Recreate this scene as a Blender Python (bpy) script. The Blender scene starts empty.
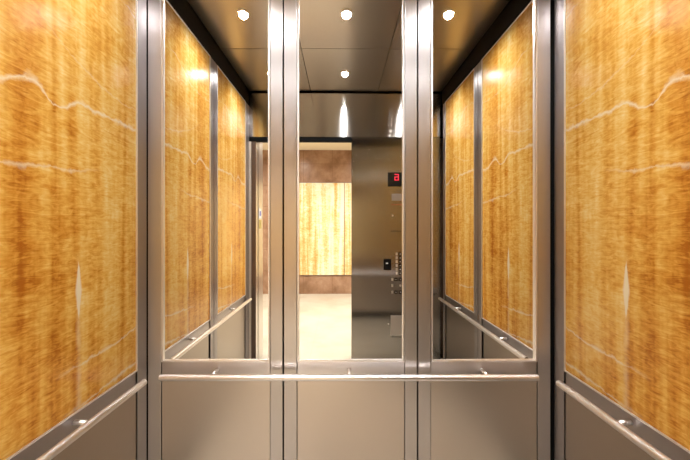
import bpy, bmesh, math, random
from mathutils import Vector, Matrix

random.seed(7)
SC = bpy.context.scene
COL = SC.collection

# ------------------------------------------------------------------ camera
EYE = 1.44
cam_d = bpy.data.cameras.new('camera')
cam_d.sensor_width = 36.0
cam_d.lens = 315.0 / 690.0 * 36.0
cam_d.shift_y = -3.0 / 690.0
cam_d.clip_start = 0.01
cam = bpy.data.objects.new('camera', cam_d)
cam.location = (0, 0, EYE)
cam.rotation_euler = (math.radians(90), 0, 0)
COL.objects.link(cam)
SC.camera = cam

# ------------------------------------------------------------------ world
w = bpy.data.worlds.new('world'); SC.world = w; w.use_nodes = True
w.node_tree.nodes['Background'].inputs[0].default_value = (0.02, 0.02, 0.02, 1)
w.node_tree.nodes['Background'].inputs[1].default_value = 0.3

# ------------------------------------------------------------------ lights and exposure
CEIL = 2.85                       # cab ceiling
LOBBY_CEIL = 3.096
DOWN_X = (-.665, .017, .69)
DOWN_Y = (1.09, .289)
CAB_W, LOBBY_W = 48.0, 175.0

def spot(name, loc, watts, radius, size=145, color=(1, .985, .98), blend=1.0):
    l = bpy.data.lights.new(name, 'SPOT'); l.energy = watts; l.shadow_soft_size = radius
    l.spot_size = math.radians(size); l.spot_blend = blend; l.color = color
    o = bpy.data.objects.new(name, l); o.location = loc; COL.objects.link(o); return o

for y in DOWN_Y:
    for x in DOWN_X:
        spot('downlight_lamp', (x, y, CEIL - .012), CAB_W, .03)

ADDED_LOBBY_LIGHTS = [(-2.3, -1.1), (-.95, -1.1), (.4, -1.1), (1.75, -1.1), (-2.3, -2.35), (-.95, -2.35), (.4, -2.35), (1.75, -2.35)]  # unseen lamps added to brighten the lobby, kept out of view
for x, y in ADDED_LOBBY_LIGHTS:
    spot('added_lobby_lamp', (x, y, LOBBY_CEIL - .02), LOBBY_W, .06, 165, (1, .965, .91))

SC.view_settings.view_transform = 'Standard'
SC.view_settings.look = 'None'
SC.view_settings.gamma = 1
SC.view_settings.use_curve_mapping = False
SC.view_settings.exposure = 0.0
SC.cycles.max_bounces = 12
SC.cycles.diffuse_bounces = 5
SC.cycles.glossy_bounces = 8
SC.cycles.caustics_reflective = False
SC.cycles.caustics_refractive = False
SC.cycles.sample_clamp_indirect = 30.0
SC.cycles.blur_glossy = 0.0
SC.cycles.use_denoising = True

# ------------------------------------------------------------------ materials
def new_mat(name):
    m = bpy.data.materials.new(name); m.use_nodes = True
    nt = m.node_tree; b = nt.nodes['Principled BSDF']
    return m, nt, b

def N(nt, typ, **kw):
    n = nt.nodes.new(typ)
    for k, v in kw.items():
        setattr(n, k, v)
    return n

def M(nt, op, a, b=None, c=None, clamp=False):
    n = nt.nodes.new('ShaderNodeMath'); n.operation = op; n.use_clamp = clamp
    for i, v in enumerate((a, b, c)):
        if v is None: continue
        if isinstance(v, (int, float)): n.inputs[i].default_value = v
        else: nt.links.new(v, n.inputs[i])
    return n.outputs[0]

def steel(name, col, rough, aniso=0.0, axis='z', grain=None, amount=.06, metallic=1.0):
    """brushed metal; axis = direction the highlights stretch; grain = axis the brush lines run along"""
    m, nt, b = new_mat(name)
    b.inputs['Metallic'].default_value = metallic
    b.inputs['Base Color'].default_value = (*col, 1)
    b.inputs['Roughness'].default_value = rough
    if aniso:
        b.inputs['Anisotropic'].default_value = aniso
        t = N(nt, 'ShaderNodeCombineXYZ')
        t.inputs['XYZ'.index(axis.upper())].default_value = 1
        nt.links.new(t.outputs[0], b.inputs['Tangent'])
    if grain:
        tc = N(nt, 'ShaderNodeTexCoord'); mp = N(nt, 'ShaderNodeMapping')
        s = [420, 420, 420]; s['xyz'.index(grain)] = 6
        mp.inputs['Scale'].default_value = s
        nz = N(nt, 'ShaderNodeTexNoise'); nz.inputs['Detail'].default_value = 2
        nt.links.new(tc.outputs['Object'], mp.inputs[0]); nt.links.new(mp.outputs[0], nz.inputs[0])
        hs = N(nt, 'ShaderNodeHueSaturation'); hs.inputs['Color'].default_value = (*col, 1)
        v = M(nt, 'MULTIPLY_ADD', nz.outputs[0], amount * 2, 1 - amount)
        nt.links.new(v, hs.inputs['Value']); nt.links.new(hs.outputs[0], b.inputs['Base Color'])
        r = M(nt, 'MULTIPLY_ADD', nz.outputs[0], .12, rough - .06)
        nt.links.new(r, b.inputs['Roughness'])
    return m

ST = (.66, .63, .625)
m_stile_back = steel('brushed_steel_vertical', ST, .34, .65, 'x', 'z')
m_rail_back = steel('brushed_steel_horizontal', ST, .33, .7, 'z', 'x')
m_stile_side_shaded = steel('brushed_steel_vertical_side_shaded', (.42, .40, .41), .36, .7, 'y', 'z')  # same steel as the back stiles, side-wall shade put into its colour
m_rail_side_shaded = steel('brushed_steel_horizontal_side_shaded', (.40, .38, .385), .36, .7, 'z', 'y')  # back rail steel again, colour darkened to stand for shade
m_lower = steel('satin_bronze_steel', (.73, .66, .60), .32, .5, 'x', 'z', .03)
m_lower_side_shaded = steel('satin_bronze_steel_side_shaded', (.40, .355, .315), .32, .4, 'y', 'z', .03)  # the back panels' steel with the dimmer side walls painted into it
m_ceiling = steel('satin_ceiling_steel', (.52, .47, .42), .30, .5, 'y', 'x', .02)
m_return = steel('return_steel', (.85, .83, .78), .5, .0)
m_transom = steel('brushed_transom_steel', (.58, .57, .56), .20, 1.0, 'z')
m_cop = steel('brushed_panel_steel', (.47, .46, .44), .20, 1.0, 'x')
m_bead = steel('polished_bead', (.92, .90, .89), .42)
m_tube = steel('polished_tube', (.88, .87, .87), .30)
m_dark_metal = None
m_strike = steel('brown_strike_metal', (.22, .17, .15), .4)
m_jamb = steel('jamb_steel', (.74, .72, .70), .3, .7, 'y', 'z')

def plain(name, col, rough=.6, spec=.5, emit=None, strength=0):
    m, nt, b = new_mat(name)
    b.inputs['Base Color'].default_value = (*col, 1)
    b.inputs['Roughness'].default_value = rough
    b.inputs['Specular IOR Level'].default_value = spec
    if emit:
        b.inputs['Emission Color'].default_value = (*emit, 1)
        b.inputs['Emission Strength'].default_value = strength
    return m

m_dark_metal = plain('dark_bronze_metal', (.010, .008, .007), .6, .06)
m_black = plain('black_reveal', (.006, .006, .006), .8, .1)
m_black_gloss = plain('black_gloss_plastic', (.008, .008, .009), .15)
m_shell = plain('cab_shell_dark', (.012, .011, .01), .7, .2)
m_led = plain('led_lens', (1, 1, 1), .3, .5, (1, .97, .93), 60)
m_red = plain('red_segments', (.3, .0, .01), .4, .5, (1, .03, .08), 1.1)
m_redink = plain('red_ink', (.35, .05, .03), .5)
m_ink = plain('dark_ink', (.05, .04, .03), .6)
m_white = plain('white_plastic', (.85, .86, .88), .4)
m_blue = plain('blue_ink', (.05, .08, .45), .5)
m_gold = plain('gold_plate', (.45, .36, .10), .35)
m_sign = steel('engraved_sign_steel', (.36, .33, .31), .45)
m_phone = steel('cabinet_door_steel', (.68, .66, .64), .42)
m_paint = plain('lobby_ceiling_paint', (.93, .88, .70), .8)
m_lobby_wall = plain('lobby_wall_paint', (.78, .70, .58), .7)

m_mirror, nt, b = new_mat('silvered_mirror')
b.inputs['Metallic'].default_value = 1; b.inputs['Roughness'].default_value = 0
b.inputs['Base Color'].default_value = (.93, .93, .91, 1)

def onyx(name, ramp, veins=True, rough=.22, scale=1.0, vein_amt=1.0):
    m, nt, b = new_mat(name)
    L = nt.links.new
    uv = N(nt, 'ShaderNodeUVMap'); uv.uv_map = 'UVMap'
    sep = N(nt, 'ShaderNodeSeparateXYZ'); L(uv.outputs[0], sep.inputs[0])
    u, v = sep.outputs[0], sep.outputs[1]
    def noise(su, sv, detail=3, rough_=.55, dist=0.0, off=0.0):
        mp = N(nt, 'ShaderNodeMapping'); mp.inputs['Scale'].default_value = (su * scale, sv * scale, 1)
        mp.inputs['Location'].default_value = (off, off * 1.7, off * .3)
        L(uv.outputs[0], mp.inputs[0])
        nz = N(nt, 'ShaderNodeTexNoise'); nz.inputs['Scale'].default_value = 1
        nz.inputs['Detail'].default_value = detail; nz.inputs['Roughness'].default_value = rough_
        nz.inputs['Distortion'].default_value = dist
        L(mp.outputs[0], nz.inputs[0]); return nz.outputs[0]
    bands = noise(8, .30, 3, .62, .25, 3.1)          # tall vertical bands
    bands2 = noise(34, .8, 2, .6, .1, 8.4)
    grain = noise(13, 62, 3, .6, 1.8, 1.3)           # fine grain lying across the slab
    blot = noise(5, 6, 4, .6, .6, 5.2)
    flame = noise(26, 24, 3, .6, 1.2, 2.2)
    x = M(nt, 'MULTIPLY', bands, 1.75)
    x = M(nt, 'MULTIPLY_ADD', bands2, .28, x)
    x = M(nt, 'MULTIPLY_ADD', grain, .75, x)
    x = M(nt, 'MULTIPLY_ADD', blot, .55, x)
    x = M(nt, 'MULTIPLY_ADD', flame, .5, x)
    x = M(nt, 'MULTIPLY_ADD', x, .95, -1.305)          # centre about .5
    cr = N(nt, 'ShaderNodeValToRGB'); el = cr.color_ramp.elements
    while len(el) < len(ramp): el.new(.5)
    for e, (p, c) in zip(el, ramp): e.position = p; e.color = (*c, 1)
    L(x, cr.inputs[0])
    col = cr.outputs[0]
    if veins:
        jit = noise(13, 9, 5, .7, .4, 4.0)
        jj = M(nt, 'MULTIPLY_ADD', jit, .05, -.025)
        thick = M(nt, 'MULTIPLY_ADD', noise(13, 13, 3, .6, .3, 9.0), 2.6, -.75)
        thick = M(nt, 'MAXIMUM', thick, .12)
        masks = []
        def hvein(pts, width, amt, u0=-.1, u1=.9):
            fc = N(nt, 'ShaderNodeFloatCurve'); c = fc.mapping.curves[0]
            pp = [(p[0], (p[1] - .7) / 2.1) for p in pts]
            while len(c.points) < len(pp): c.points.new(.5, .5)
            for q, p in zip(c.points, pp): q.location = p
            fc.mapping.update()
            L(u, fc.inputs['Value'])
            line = M(nt, 'MULTIPLY_ADD', fc.outputs[0], 2.1, .7)
            d = M(nt, 'ABSOLUTE', M(nt, 'SUBTRACT', M(nt, 'ADD', v, jj), line))
            wv = M(nt, 'MULTIPLY', thick, width * 2)
            k = M(nt, 'SUBTRACT', 1, M(nt, 'DIVIDE', d, wv), clamp=True)
            k = M(nt, 'MULTIPLY', M(nt, 'POWER', k, 1.3), amt)
            a = M(nt, 'MULTIPLY', M(nt, 'SUBTRACT', u, u0), 8, clamp=True)
            e = M(nt, 'MULTIPLY', M(nt, 'SUBTRACT', u1, u), 8, clamp=True)
            masks.append(M(nt, 'MULTIPLY', k, M(nt, 'MULTIPLY', a, e)))
        hvein([(0, 1.90), (.17, 1.897), (.32, 1.897), (.42, 1.86), (.50, 1.91), (.60, 1.862), (.70, 1.87), (1, 1.84)], .011, .85)
        hvein([(0, 1.72), (.3, 1.655), (.4, 1.647), (.5, 1.634), (.6, 1.628), (1, 1.60)], .009, .6, .22)
        hvein([(0, 1.99), (.17, 2.0), (.35, 2.06), (.6, 2.2), (1, 2.3)], .005, .35, -.1, .5)
        hvein([(0, .97), (.2, .935), (.35, .925), (1, .86)], .008, .75, -.1, .42)
        hvein([(0, .80), (.12, .79), (.28, .775), (1, .74)], .009, .8, -.1, .40)
        hvein([(0, 2.42), (.17, 2.45), (.4, 2.35), (1, 2.5)], .006, .5, -.1, .9)
        # upright white flash and the faint line that carries it down
        du = M(nt, 'ABSOLUTE', M(nt, 'SUBTRACT', M(nt, 'ADD', u, M(nt, 'MULTIPLY', jj, .25)), .325))
        dv = M(nt, 'ABSOLUTE', M(nt, 'SUBTRACT', v, 1.205))
        tall = M(nt, 'SUBTRACT', 1, M(nt, 'DIVIDE', dv, .115), clamp=True)
        wid = M(nt, 'MULTIPLY_ADD', tall, .017, .0005)
        masks.append(M(nt, 'MULTIPLY', M(nt, 'MULTIPLY', M(nt, 'SUBTRACT', 1, M(nt, 'DIVIDE', du, wid), clamp=True), 2, clamp=True),
                       M(nt, 'MULTIPLY', tall, 4, clamp=True)))
        below = M(nt, 'MULTIPLY', M(nt, 'SUBTRACT', 1.35, v), 6, clamp=True)
        ln = M(nt, 'MULTIPLY', M(nt, 'SUBTRACT', 1, M(nt, 'DIVIDE', du, .016), clamp=True), M(nt, 'MULTIPLY', thick, .45))
        masks.append(M(nt, 'MULTIPLY', ln, below))
        tot = masks[0]
        for k in masks[1:]: tot = M(nt, 'MAXIMUM', tot, k)
        tot = M(nt, 'MULTIPLY', tot, vein_amt, clamp=True)
        mx = N(nt, 'ShaderNodeMix'); mx.data_type = 'RGBA'
        L(tot, mx.inputs[0]); L(col, mx.inputs[6]); mx.inputs[7].default_value = (.92, .76, .50, 1)
        col = mx.outputs[2]
    L(col, b.inputs['Base Color'])
    b.inputs['Roughness'].default_value = rough
    b.inputs['Specular IOR Level'].default_value = .42
    return m

RAMP = [(.08, (.44, .13, .012)), (.28, (.68, .285, .035)), (.50, (.84, .455, .090)), (.70, (.92, .61, .19)), (.94, (.96, .78, .42))]
m_onyx = onyx('honey_onyx', RAMP)
RAMP2 = [(.12, (.60, .32, .09)), (.36, (.74, .52, .22)), (.50, (.80, .67, .40)), (.66, (.84, .78, .60))]
m_onyx_lobby = onyx('pale_lobby_onyx', RAMP2, veins=False, scale=.9)

def stone(name, c1, c2, c3, sc, rough, joints=None, jcol=(.2, .15, .1), jw=.003):
    m, nt, b = new_mat(name); L = nt.links.new
    tc = N(nt, 'ShaderNodeTexCoord')
    nz = N(nt, 'ShaderNodeTexNoise'); nz.inputs['Scale'].default_value = sc; nz.inputs['Detail'].default_value = 7
    nz.inputs['Roughness'].default_value = .62; nz.inputs['Distortion'].default_value = .2
    L(tc.outputs['Object'], nz.inputs[0])
    cr = N(nt, 'ShaderNodeValToRGB'); el = cr.color_ramp.elements; el.new(.5)
    for e, (p, c) in zip(el, ((.32, c1), (.5, c2), (.68, c3))): e.position = p; e.color = (*c, 1)
    L(nz.outputs[0], cr.inputs[0]); col = cr.outputs[0]
    if joints:
        sep = N(nt, 'ShaderNodeSeparateXYZ'); L(tc.outputs['Object'], sep.inputs[0])
        tot = None
        for ax, step, off in joints:
            s = sep.outputs[ax]
            f = M(nt, 'PINGPONG', M(nt, 'ADD', s, off), step / 2)
            k = M(nt, 'LESS_THAN', f, jw)
            tot = k if tot is None else M(nt, 'MAXIMUM', tot, k)
        mx = N(nt, 'ShaderNodeMix'); mx.data_type = 'RGBA'
        L(tot, mx.inputs[0]); L(col, mx.inputs[6]); mx.inputs[7].default_value = (*jcol, 1); col = mx.outputs[2]
    L(col, b.inputs['Base Color']); b.inputs['Roughness'].default_value = rough
    return m

m_marble = stone('brown_marble', (.22, .12, .065), (.33, .195, .12), (.42, .275, .18), 3.2, .25,
                 [(0, .62, .20), (2, .46, .13)], (.20, .10, .05))
m_floor_lobby = stone('cream_marble_floor', (.42, .36, .275), (.49, .44, .355), (.54, .495, .415), 1.8, .3,
                      [(0, .9, .36), (1, .9, .2)], (.48, .40, .28), .002)
m_floor_cab = stone('beige_stone_floor', (.38, .31, .23), (.47, .395, .30), (.54, .46, .36), 2.5, .35,
                    [(0, .5, .1), (1, .5, .1)], (.2, .15, .1), .002)

# ------------------------------------------------------------------ mesh helpers
def box_bm(bm, lo, hi, bevel=0.0):
    x0, y0, z0 = [min(a, c) for a, c in zip(lo, hi)]; x1, y1, z1 = [max(a, c) for a, c in zip(lo, hi)]
    vs = [bm.verts.new(p) for p in ((x0, y0, z0), (x1, y0, z0), (x1, y1, z0), (x0, y1, z0), (x0, y0, z1), (x1, y0, z1), (x1, y1, z1), (x0, y1, z1))]
    fs = [bm.faces.new([vs[i] for i in f]) for f in ((0, 3, 2, 1), (4, 5, 6, 7), (0, 1, 5, 4), (1, 2, 6, 5), (2, 3, 7, 6), (3, 0, 4, 7))]
    if bevel:
        es = list({e for f in fs for e in f.edges})
        bmesh.ops.bevel(bm, geom=es, offset=bevel, segments=2, affect='EDGES', profile=.5)

def cyl_bm(bm, p0, p1, r, seg=24, caps=True, r1=None):
    p0 = Vector(p0); p1 = Vector(p1); d = p1 - p0
    rot = d.to_track_quat('Z', 'Y').to_matrix().to_4x4()
    mat = Matrix.Translation((p0 + p1) / 2) @ rot
    bmesh.ops.create_cone(bm, cap_ends=caps, segments=seg, radius1=r, radius2=r if r1 is None else r1, depth=d.length, matrix=mat)

def link(name, bm, mat, parent=None, origin=None, smooth=False):
    me = bpy.data.meshes.new(name)
    if origin is None and bm.verts:
        co = [v.co for v in bm.verts]
        origin = Vector([(min(c[i] for c in co) + max(c[i] for c in co)) / 2 for i in range(3)])
    origin = Vector(origin)
    bmesh.ops.translate(bm, verts=bm.verts, vec=-origin)
    bm.to_mesh(me); bm.free()
    if smooth:
        for p in me.polygons: p.use_smooth = True
    me.materials.append(mat)
    o = bpy.data.objects.new(name, me); COL.objects.link(o)
    o.location = origin
    if parent:
        o.parent = parent; o.location = origin - world_loc(parent)
    return o

def world_loc(o):
    v = Vector(o.location)
    while o.parent: o = o.parent; v += Vector(o.location)
    return v

def tag(o, label=None, cat=None, group=None, kind=None):
    if label: o['label'] = label
    if cat: o['category'] = cat
    if group: o['group'] = group
    if kind: o['kind'] = kind
    return o

def thing(name, label, cat, loc=(0, 0, 0), group=None):
    o = bpy.data.objects.new(name, None); COL.objects.link(o); o.location = loc; o.empty_display_size = .1
    return tag(o, label, cat, group)

def box(name, lo, hi, mat, parent=None, bevel=0.0):
    bm = bmesh.new(); box_bm(bm, lo, hi, bevel)
    return link(name, bm, mat, parent)

def struct(name, lo, hi, mat, label=None):
    o = box(name, lo, hi, mat); return tag(o, label, None, None, 'structure')

# ------------------------------------------------------------------ structure: cab shell
FRONT_Y = -.07
XL, XR, YB = -.985, 1.04, 1.57        # faces of left, right and back panelling
YF = -.12                            # inner face of the cab front
struct('floor', (XL - .08, -.16, -.06), (XR + .08, YB + .08, 0), m_floor_cab, 'beige stone floor inside the lift cab')
struct('wall_left', (XL - .08, YF - .04, 0), (XL - .045, YB + .08, CEIL + .12), m_shell, 'dark shell behind the left onyx panels')
struct('wall_right', (XR + .045, YF - .04, 0), (XR + .08, YB + .08, CEIL + .12), m_shell, 'dark shell behind the right onyx panels')
struct('wall_back', (XL - .045, YB + .045, 0), (XR + .045, YB + .08, CEIL + .12), m_shell, 'dark shell behind the mirrored panels')
struct('ceiling', (XL - .045, YF - .03, CEIL + .06), (XR + .045, YB + .045, CEIL + .10), m_shell, 'dark lid above the steel ceiling panels')
ONT = 2.696                          # top of the panelling
# dark friezes between panelling and ceiling
struct('trim_1', (XL - .045, YF + .015, ONT + .004), (XL + .0, YB - .0, CEIL + .06), m_dark_metal, 'dark bronze frieze above the left onyx panels')
struct('trim_2', (XR - .0, YF + .015, ONT + .004), (XR + .045, YB - .0, CEIL + .06), m_dark_metal, 'dark bronze frieze above the right onyx panels')
struct('trim_3', (XL - .045, YB, ONT + .004), (XR + .045, YB + .045, CEIL + .06), m_dark_metal, 'dark bronze frieze above the mirrored panels')
struct('trim_4', (XL - .045, YF - .02, CEIL - .020), (XR + .045, YF + .0, CEIL + .06), m_dark_metal, 'thin dark strip between steel transom and ceiling')

# ------------------------------------------------------------------ structure: cab front
HEAD = 2.392
JL, JR = -.918, .095
struct('trim_13', (XL - .045, YF - .035, HEAD - .060), (JR - .001, YF - .003, HEAD - .015), m_black, 'black header strip under the steel transom')
struct('trim_5', (XL - .045, YF - .035, HEAD - .014), (XR + .045, YF, CEIL - .021), m_transom, 'brushed steel transom above the lift doorway')
struct('trim_6', (XL - .045, YF - .08, 0), (JL - .048, YF, HEAD - .062), m_return, 'narrow steel return left of the lift doorway')
struct('trim_7', (JL - .047, YF - .012, 0), (JL - .0005, YF - .004, HEAD - .062), m_strike, 'dark brown strike post left of the lift doorway')
struct('trim_11', (JL - .047, YF - .08, 0), (JL, YF - .0125, HEAD - .062), m_jamb, 'steel reveal of the doorway on the left')
struct('trim_12', (XL - .045, YF + .001, 0), (XL - .001, FRONT_Y - .003, ONT), m_stile_side_shaded, 'steel corner strip between left onyx panel and doorway')
struct('trim_8', (JL - .25, YF - .28, HEAD), (JR + .25, YF - .036, HEAD + .30), m_black, 'black door track housing over the doorway')
# ------------------------------------------------------------------ structure: lobby
LY = -.40
FY = -3.63
struct('floor_lobby', (-3.2, FY - .1, -.06), (3.2, -.165, 0), m_floor_lobby, 'cream marble floor of the lift lobby')
struct('ceiling_lobby', (-3.2, FY - .1, LOBBY_CEIL), (3.2, LY, LOBBY_CEIL + .06), m_paint, 'cream painted ceiling of the lift lobby')
struct('wall_lobby_far', (-3.2, FY - .1, 0), (3.2, FY, LOBBY_CEIL), m_marble, 'brown marble wall facing the lift across the lobby')
struct('wall_lobby_left', (-3.3, FY, 0), (-3.2, LY, LOBBY_CEIL), m_lobby_wall, 'end wall of the lobby')
struct('wall_lobby_right', (3.2, FY, 0), (3.3, LY, LOBBY_CEIL), m_lobby_wall, 'end wall of the lobby')
struct('wall_landing_left', (-3.2, LY, 0), (JL - .06, LY + .10, LOBBY_CEIL), m_marble, 'marble landing wall beside the lift doorway')
struct('wall_landing_right', (JR + .08, LY, 0), (3.2, LY + .10, LOBBY_CEIL), m_marble, 'marble landing wall beside the lift doorway')
struct('wall_landing_top', (JL - .06, LY, HEAD + .055), (JR + .08, LY + .10, LOBBY_CEIL), m_marble, 'marble landing wall over the lift doorway')
struct('door_frame_left', (JL - .06, LY - .012, 0), (JL, -.225, HEAD + .055), m_jamb, 'steel landing jamb left of the doorway')
struct('door_frame_right', (JR + .02, LY - .012, 0), (JR + .08, -.225, HEAD + .055), m_jamb, 'steel landing jamb right of the doorway')
struct('door_frame_top', (JL, LY - .012, HEAD + .004), (JR + .02, LY + .11, HEAD + .055), m_black, 'dark landing head over the doorway')

# ------------------------------------------------------------------ wall units
class Face:
    """local frame of a wall: a along the wall, d out into the cab, z up"""
    def __init__(s, kind): s.kind = kind
    def p(s, a, d, z):
        if s.kind == 'back': return (a, YB - d, z)
        if s.kind == 'left': return (XL + d, a, z)
        return (XR - d, a, z)
    def box(s, bm, a0, a1, d0, d1, z0, z1, bevel=0.0):
        box_bm(bm, s.p(a0, d0, z0), s.p(a1, d1, z1), bevel)

def slab(face, a0, a1, z0, z1, d, parent, mat, name, u_from=None, u_dir=1, thick=.012):
    bm = bmesh.new(); face.box(bm, a0, a1, d - thick, d, z0, z1, .0008)
    uvl = bm.loops.layers.uv.new('UVMap')
    ax = 0 if face.kind in ('back',) else 1
    for f in bm.faces:
        for l in f.loops:
            a = l.vert.co[ax]
            u = (a - (a0 if u_from is None else u_from)) * u_dir
            l[uvl].uv = (u, l.vert.co.z)
    return link(name, bm, mat, parent)

def bead(face, a0, a1, z0, z1, wd, d0, d1, parent, name='edge_bead'):
    bm = bmesh.new()
    face.box(bm, a0, a0 + wd, d0, d1, z0, z1); face.box(bm, a1 - wd, a1, d0, d1, z0, z1)
    face.box(bm, a0 + wd, a1 - wd, d0, d1, z0, z0 + wd); face.box(bm, a0 + wd, a1 - wd, d0, d1, z1 - wd, z1)
    return link(name, bm, m_bead, parent)

def unit(face, a0, a1, s0, s1, root, low_z, stile_m, rail_m, lower_m, bz0, seam=.0022, low_seam=.0022):
    """steel frame of a panel: outer edges a0..a1, inner stile seams s0..s1, bead bottom bz0"""
    for (p, q) in ((a0, s0), (s1, a1)):
        bm = bmesh.new(); face.box(bm, p, q, -.03, .0, .10, ONT, .0015); link('stile', bm, stile_m, root)
    bm = bmesh.new(); face.box(bm, s0 + seam, s1 - seam, -.03, -.006, low_z + .002, bz0 - .0005, .0012); link('cross_rail', bm, rail_m, root)
    bm = bmesh.new(); face.box(bm, s0 + low_seam, s1 - seam, -.03, -.005, .10, low_z - .002, .0012); link('lower_panel', bm, lower_m, root)
    bm = bmesh.new(); face.box(bm, a0, a1, -.044, -.0305, .10, ONT); link('backing', bm, m_black, root)
    bm = bmesh.new(); face.box(bm, a0, a1, -.03, -.012, .002, .098); link('toe_kick', bm, m_dark_metal, root)

back = Face('back')
def bx(px): return (px - 345.0) / 200.0
MZ0 = EYE - .665
back_units = [
    (148.5, 282.7, 162.0, 269.9, .0032, 'mirror panel at the left end of the back wall, beside the left onyx wall'),
    (284.2, 416.8, 297.5, 404.2, .0071, 'middle mirror panel of the back wall showing the open doorway'),
    (418.2, 549.8, 431.0, 536.7, .0103, 'mirror panel at the right end of the back wall, beside the right onyx wall'),
]
for (p0, p1, q0, q1, yaw, lab) in back_units:
    a0, a1, s0, s1 = bx(p0), bx(p1), bx(q0), bx(q1)
    r = thing('mirror_panel', lab, 'mirror panel', ((a0 + a1) / 2, YB, 0), 'mirror panels of the back wall')
    unit(back, a0, a1, s0 - .003, s1 + .003, r, .672, m_stile_back, m_rail_back, m_lower, MZ0 - .008)
    bead(back, s0, s1, MZ0 - .008, ONT, .0075, -.012, .0015, r, 'mirror_bead')
    mo = box('mirror', (s0 + .002, YB + .009, MZ0 - .002), (s1 - .002, YB + .013, ONT - .004), m_mirror, r)
    mo.rotation_euler = (0, 0, yaw)

BACK_Y = 1.565
for side, fx, sgn in (('left', Face('left'), -1), ('right', Face('right'), 1)):
    MID_Y = .775 if side == 'left' else .74
    for k, (y0, y1) in enumerate(((MID_Y + .004, BACK_Y), (FRONT_Y, MID_Y - .004))):
        where = ('beside the mirrors' if k == 0 else 'next to the doorway in the mirrors')
        r = thing('onyx_panel', f'honey onyx panel on the {side} wall, {where}', 'wall panel',
                  (XL if side == 'left' else XR, (y0 + y1) / 2, 0), 'honey onyx wall panels')
        s0, s1 = y0 + (.070 if k else .060), y1 - (.060 if k else .070)
        unit(fx, y0, y1, s0 - .002, s1 + .002, r, .672, m_stile_side_shaded, m_rail_side_shaded, m_lower_side_shaded, MZ0 - .018, low_seam=.022)
        bead(fx, s0, s1, MZ0 - .018, ONT, .006, -.012, .0015, r, 'onyx_bead')
        slab(fx, s0 + .004, s1 - .004, MZ0 - .014, ONT - .004, -.004, r, m_onyx, 'onyx_slab', u_from=s1, u_dir=-1)

# ------------------------------------------------------------------ handrails
RZ, RR = .7185, .0150
def handrail(face, a0, a1, off, brackets, label):
    mid = face.p((a0 + a1) / 2, off, RZ)
    r = thing('handrail', label, 'handrail', mid, 'steel handrails')
    bm = bmesh.new(); cyl_bm(bm, face.p(a0, off, RZ), face.p(a1, off, RZ), RR, 32, caps=False)
    link('tube', bm, m_tube, r, smooth=True)
    for a, s in ((a0, 1), (a1, -1)):
        bm = bmesh.new(); cyl_bm(bm, face.p(a, off, RZ), face.p(a + s * .003, off, RZ), RR * .96, 28)
        link('end_cap', bm, m_black_gloss, r)
    for a in brackets:
        bm = bmesh.new()
        cyl_bm(bm, face.p(a, off - RR * .7, RZ + .008), face.p(a, -.003, RZ + .008), .0085, 20)
        link('bracket', bm, m_tube, r, smooth=True)
handrail(back, -.885, .922, .062, (-.6376, .020, .683), 'long steel handrail across the back wall under the mirrors')
handrail(Face('left'), .01, 1.465, .050, (1.15, .42), 'steel handrail along the left onyx wall')
handrail(Face('right'), -.015, 1.455, .052, (1.15, .40), 'steel handrail along the right onyx wall')

# ------------------------------------------------------------------ ceiling panels with downlights
xs = (XL + .003, -.333, .367, XR - .003)
ys = (YF + .004, .666, YB - .003)
rowname = ('front row, over the doorway', 'back row, next to the mirrors')
colname = ('left', 'middle', 'right')
def ring_bm(bm, c, r0, r1, z0, z1, seg=40):
    vs = []
    for (r, z) in ((r0, z1), (r0, z0), (r1, z0), (r1, z1)):
        vs.append([bm.verts.new((c[0] + r * math.cos(2 * math.pi * i / seg), c[1] + r * math.sin(2 * math.pi * i / seg), z)) for i in range(seg)])
    for k in range(4):
        A, B = vs[k], vs[(k + 1) % 4]
        for i in range(seg):
            j = (i + 1) % seg; bm.faces.new((A[i], A[j], B[j], B[i]))
    bmesh.ops.recalc_face_normals(bm, faces=bm.faces)
for j in range(2):
    for i in range(3):
        x0, x1, y0, y1 = xs[i] + .003, xs[i + 1] - .003, ys[j] + .003, ys[j + 1] - .003
        o = box('ceiling_panel', (x0, y0, CEIL), (x1, y1, CEIL + .018), m_ceiling, bevel=.001)
        tag(o, f'satin steel ceiling panel, {colname[i]} of the {rowname[j]}', 'ceiling panel', 'steel ceiling panels')
for j, y in enumerate((DOWN_Y[1], DOWN_Y[0])):
    for i, x in enumerate(DOWN_X):
        t = thing('downlight', f'small round LED downlight, {colname[i]} of the {rowname[j]}', 'downlight', (x, y, CEIL), 'ceiling downlights')
        bm = bmesh.new(); ring_bm(bm, (x, y), .020, .034, CEIL - .005, CEIL); link('trim_ring', bm, m_bead, t)
        bm = bmesh.new(); cyl_bm(bm, (x, y, CEIL - .003), (x, y, CEIL - .0005), .020, 32); link('lens', bm, m_led, t)

# ------------------------------------------------------------------ car operating panel
def cx(px): return (px + 2.3 - 345) / 96.6
def cz(py): return EYE - (py - 227) / 96.6
cop = thing('control_panel', 'tall brushed steel lift control panel beside the doorway', 'control panel', ((JR + 1.02) / 2, YF, 0))
box('face_plate', (JR, YF - .03, .02), (XR - .008, YF, HEAD - .016), m_cop, cop, .0015)
box('return_edge', (JR, YF - .10, .02), (JR + .02, YF - .031, HEAD - .016), m_cop, cop, .0012)
Y = YF
dsp = box('floor_display', (cx(388), Y - .001, cz(186.3)), (cx(406.5), Y + .003, cz(172)), m_black_gloss, cop, .001)
bm = bmesh.new()   # the figure 6 in red segments; real side faces the mirrors (reads leftwards along +x)
gx, gz, gw, gh, t_ = cx(397.0), cz(176.9), .044, .066, .0078
def seg(x0, z0, x1, z1): box_bm(bm, (x0, Y + .003, z0), (x1, Y + .0042, z1))
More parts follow.
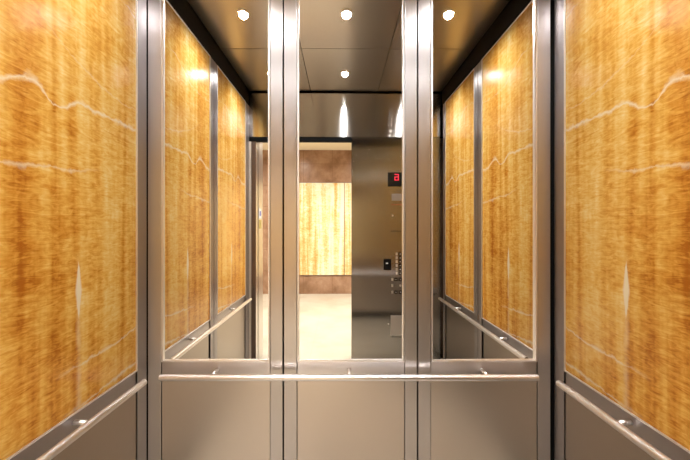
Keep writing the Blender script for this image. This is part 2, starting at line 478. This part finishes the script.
# facing +y the reader's left is +x
seg(gx - gw / 2, gz + gh / 2 - t_, gx + gw / 2, gz + gh / 2)
seg(gx + gw / 2 - t_, gz - gh / 2, gx + gw / 2, gz + gh / 2)
seg(gx - gw / 2, gz - t_ * .2, gx + gw / 2, gz + t_ * .8)
seg(gx - gw / 2, gz - gh / 2, gx - gw / 2 + t_, gz + t_ * .5)
seg(gx - gw / 2, gz - gh / 2, gx + gw / 2, gz - gh / 2 + t_)
link('number_six', bm, m_red, dsp)
box('sign_plate', (cx(392), Y - .001, cz(200.5)), (cx(404), Y + .001, cz(193.5)), m_sign, cop)
def dashes(name, px0, px1, py, h, mat, n, parent=cop):
    bm = bmesh.new(); w_ = (cx(px1) - cx(px0)) / n
    for i in range(n):
        f = .55 + .35 * random.random()
        box_bm(bm, (cx(px0) + i * w_, Y - .0005, cz(py) - h / 2), (cx(px0) + i * w_ + w_ * f, Y + .0006, cz(py) + h / 2))
    return link(name, bm, mat, parent)
dashes('engraved_line', 397, 404, 190.8, .005, m_ink, 4)
dashes('red_notice_line', 391.5, 404, 204.5, .007, m_redink, 7)
dashes('engraved_line', 391.2, 402.5, 231.2, .010, m_ink, 5)
dashes('engraved_line', 392, 404, 337.8, .009, m_ink, 6)
bm = bmesh.new(); cyl_bm(bm, (cx(393), Y - .002, cz(215.5)), (cx(393), Y + .003, cz(215.5)), .008, 20); link('indicator_stud', bm, m_bead, cop)
cr_ = box('card_reader', (cx(384), Y - .001, cz(270.4)), (cx(391.4), Y + .014, cz(259.2)), m_black_gloss, cop, .003)
box('reader_lamp', (cx(386.2), Y + .014, cz(263.9)), (cx(388.0), Y + .0148, cz(262.9)), m_white, cr_)
def button(px, py, lit=True):
    bm = bmesh.new(); box_bm(bm, (cx(px - 1.4), Y - .001, cz(py + 1.65)), (cx(px + 1.5), Y + .004, cz(py - 1.65)), .001)
    bb = link('push_button', bm, m_black_gloss, cop)
    bm = bmesh.new(); cyl_bm(bm, (cx(px), Y + .004, cz(py)), (cx(px), Y + .007, cz(py)), .005, 20); link('button_cap', bm, m_bead, bb)
def key_label(px, py):
    bm = bmesh.new(); box_bm(bm, (cx(px - 1.0), Y - .001, cz(py + 1.4)), (cx(px + 1.0), Y + .0015, cz(py - 1.4)), .0005)
    link('braille_plate', bm, m_phone, cop)
for py in (254.2, 258.1, 261.9, 265.8, 269.6, 273.5):
    key_label(397.1, py); button(400.6, py)
for py in (279.8, 292.6):
    key_label(392.7, py); button(396.3, py); button(400.9, py)
key_label(392.7, 286); bm = bmesh.new(); cyl_bm(bm, (cx(400.8), Y - .001, cz(286)), (cx(400.8), Y + .004, cz(286)), .011, 20); link('key_switch', bm, m_bead, cop)
ph = box('phone_cabinet_door', (cx(391), Y - .001, cz(336.2)), (cx(405), Y + .003, cz(316)), m_phone, cop, .001)
bm = bmesh.new(); cyl_bm(bm, (cx(388.8), Y - .001, cz(324.5)), (cx(388.8), Y + .005, cz(324.5)), .007, 20); link('cabinet_lock', bm, m_bead, cop)

# ------------------------------------------------------------------ landing signs on the jamb
def jz(py): return EYE - (py - 227) * 3.43 / 315
s = thing('floor_sign', 'small white sign with blue mark on the landing jamb', 'sign', (JL, -.30, jz(214)))
box('plate', (JL - .001, -.345, jz(218.5)), (JL + .003, -.235, jz(208.5)), m_white, s, .001)
box('blue_mark', (JL + .003, -.312, jz(216)), (JL + .0038, -.268, jz(211)), m_blue, s)
o = box('floor_plate', (JL - .001, -.345, jz(228.6)), (JL + .003, -.245, jz(220)), m_gold, None, .001)
tag(o, 'small gold plate on the landing jamb below the white sign', 'plate')

# ------------------------------------------------------------------ lobby panels
lobby = Face('back')
def lobby_panel(x0, x1, lab):
    bm = bmesh.new(); box_bm(bm, (x0, FY + .001, .41), (x1, FY + .022, 2.386), .001)
    uvl = bm.loops.layers.uv.new('UVMap')
    for f in bm.faces:
        for l in f.loops: l[uvl].uv = (l.vert.co.x - x0, l.vert.co.z)
    o = link('lobby_onyx_panel', bm, m_onyx_lobby)
    tag(o, lab, 'wall panel', 'pale onyx panels across the lobby')
lobby_panel(-1.28, .055, 'pale yellow onyx panel on the lobby wall opposite the doorway')
lobby_panel(.068, 1.40, 'pale yellow onyx panel partly hidden behind the control panel')
struct('trim_9', (-1.30, FY + .0, 2.387), (1.42, FY + .012, 2.402), m_strike, 'dark line above the lobby onyx')
struct('trim_10', (-1.30, FY + .0, .394), (1.42, FY + .012, .409), m_strike, 'dark line below the lobby onyx')
for x, y in ADDED_LOBBY_LIGHTS:  # bodies for the added, unseen lobby lamps
    t = thing('added_lobby_downlight', 'added round downlight in the lobby ceiling, out of view', 'downlight', (x, y, LOBBY_CEIL), 'added lobby ceiling downlights')
    bm = bmesh.new(); ring_bm(bm, (x, y), .06, .08, LOBBY_CEIL - .006, LOBBY_CEIL); link('trim_ring', bm, m_bead, t)
    bm = bmesh.new(); cyl_bm(bm, (x, y, LOBBY_CEIL - .004), (x, y, LOBBY_CEIL - .0005), .06, 32); link('lens', bm, m_led, t)
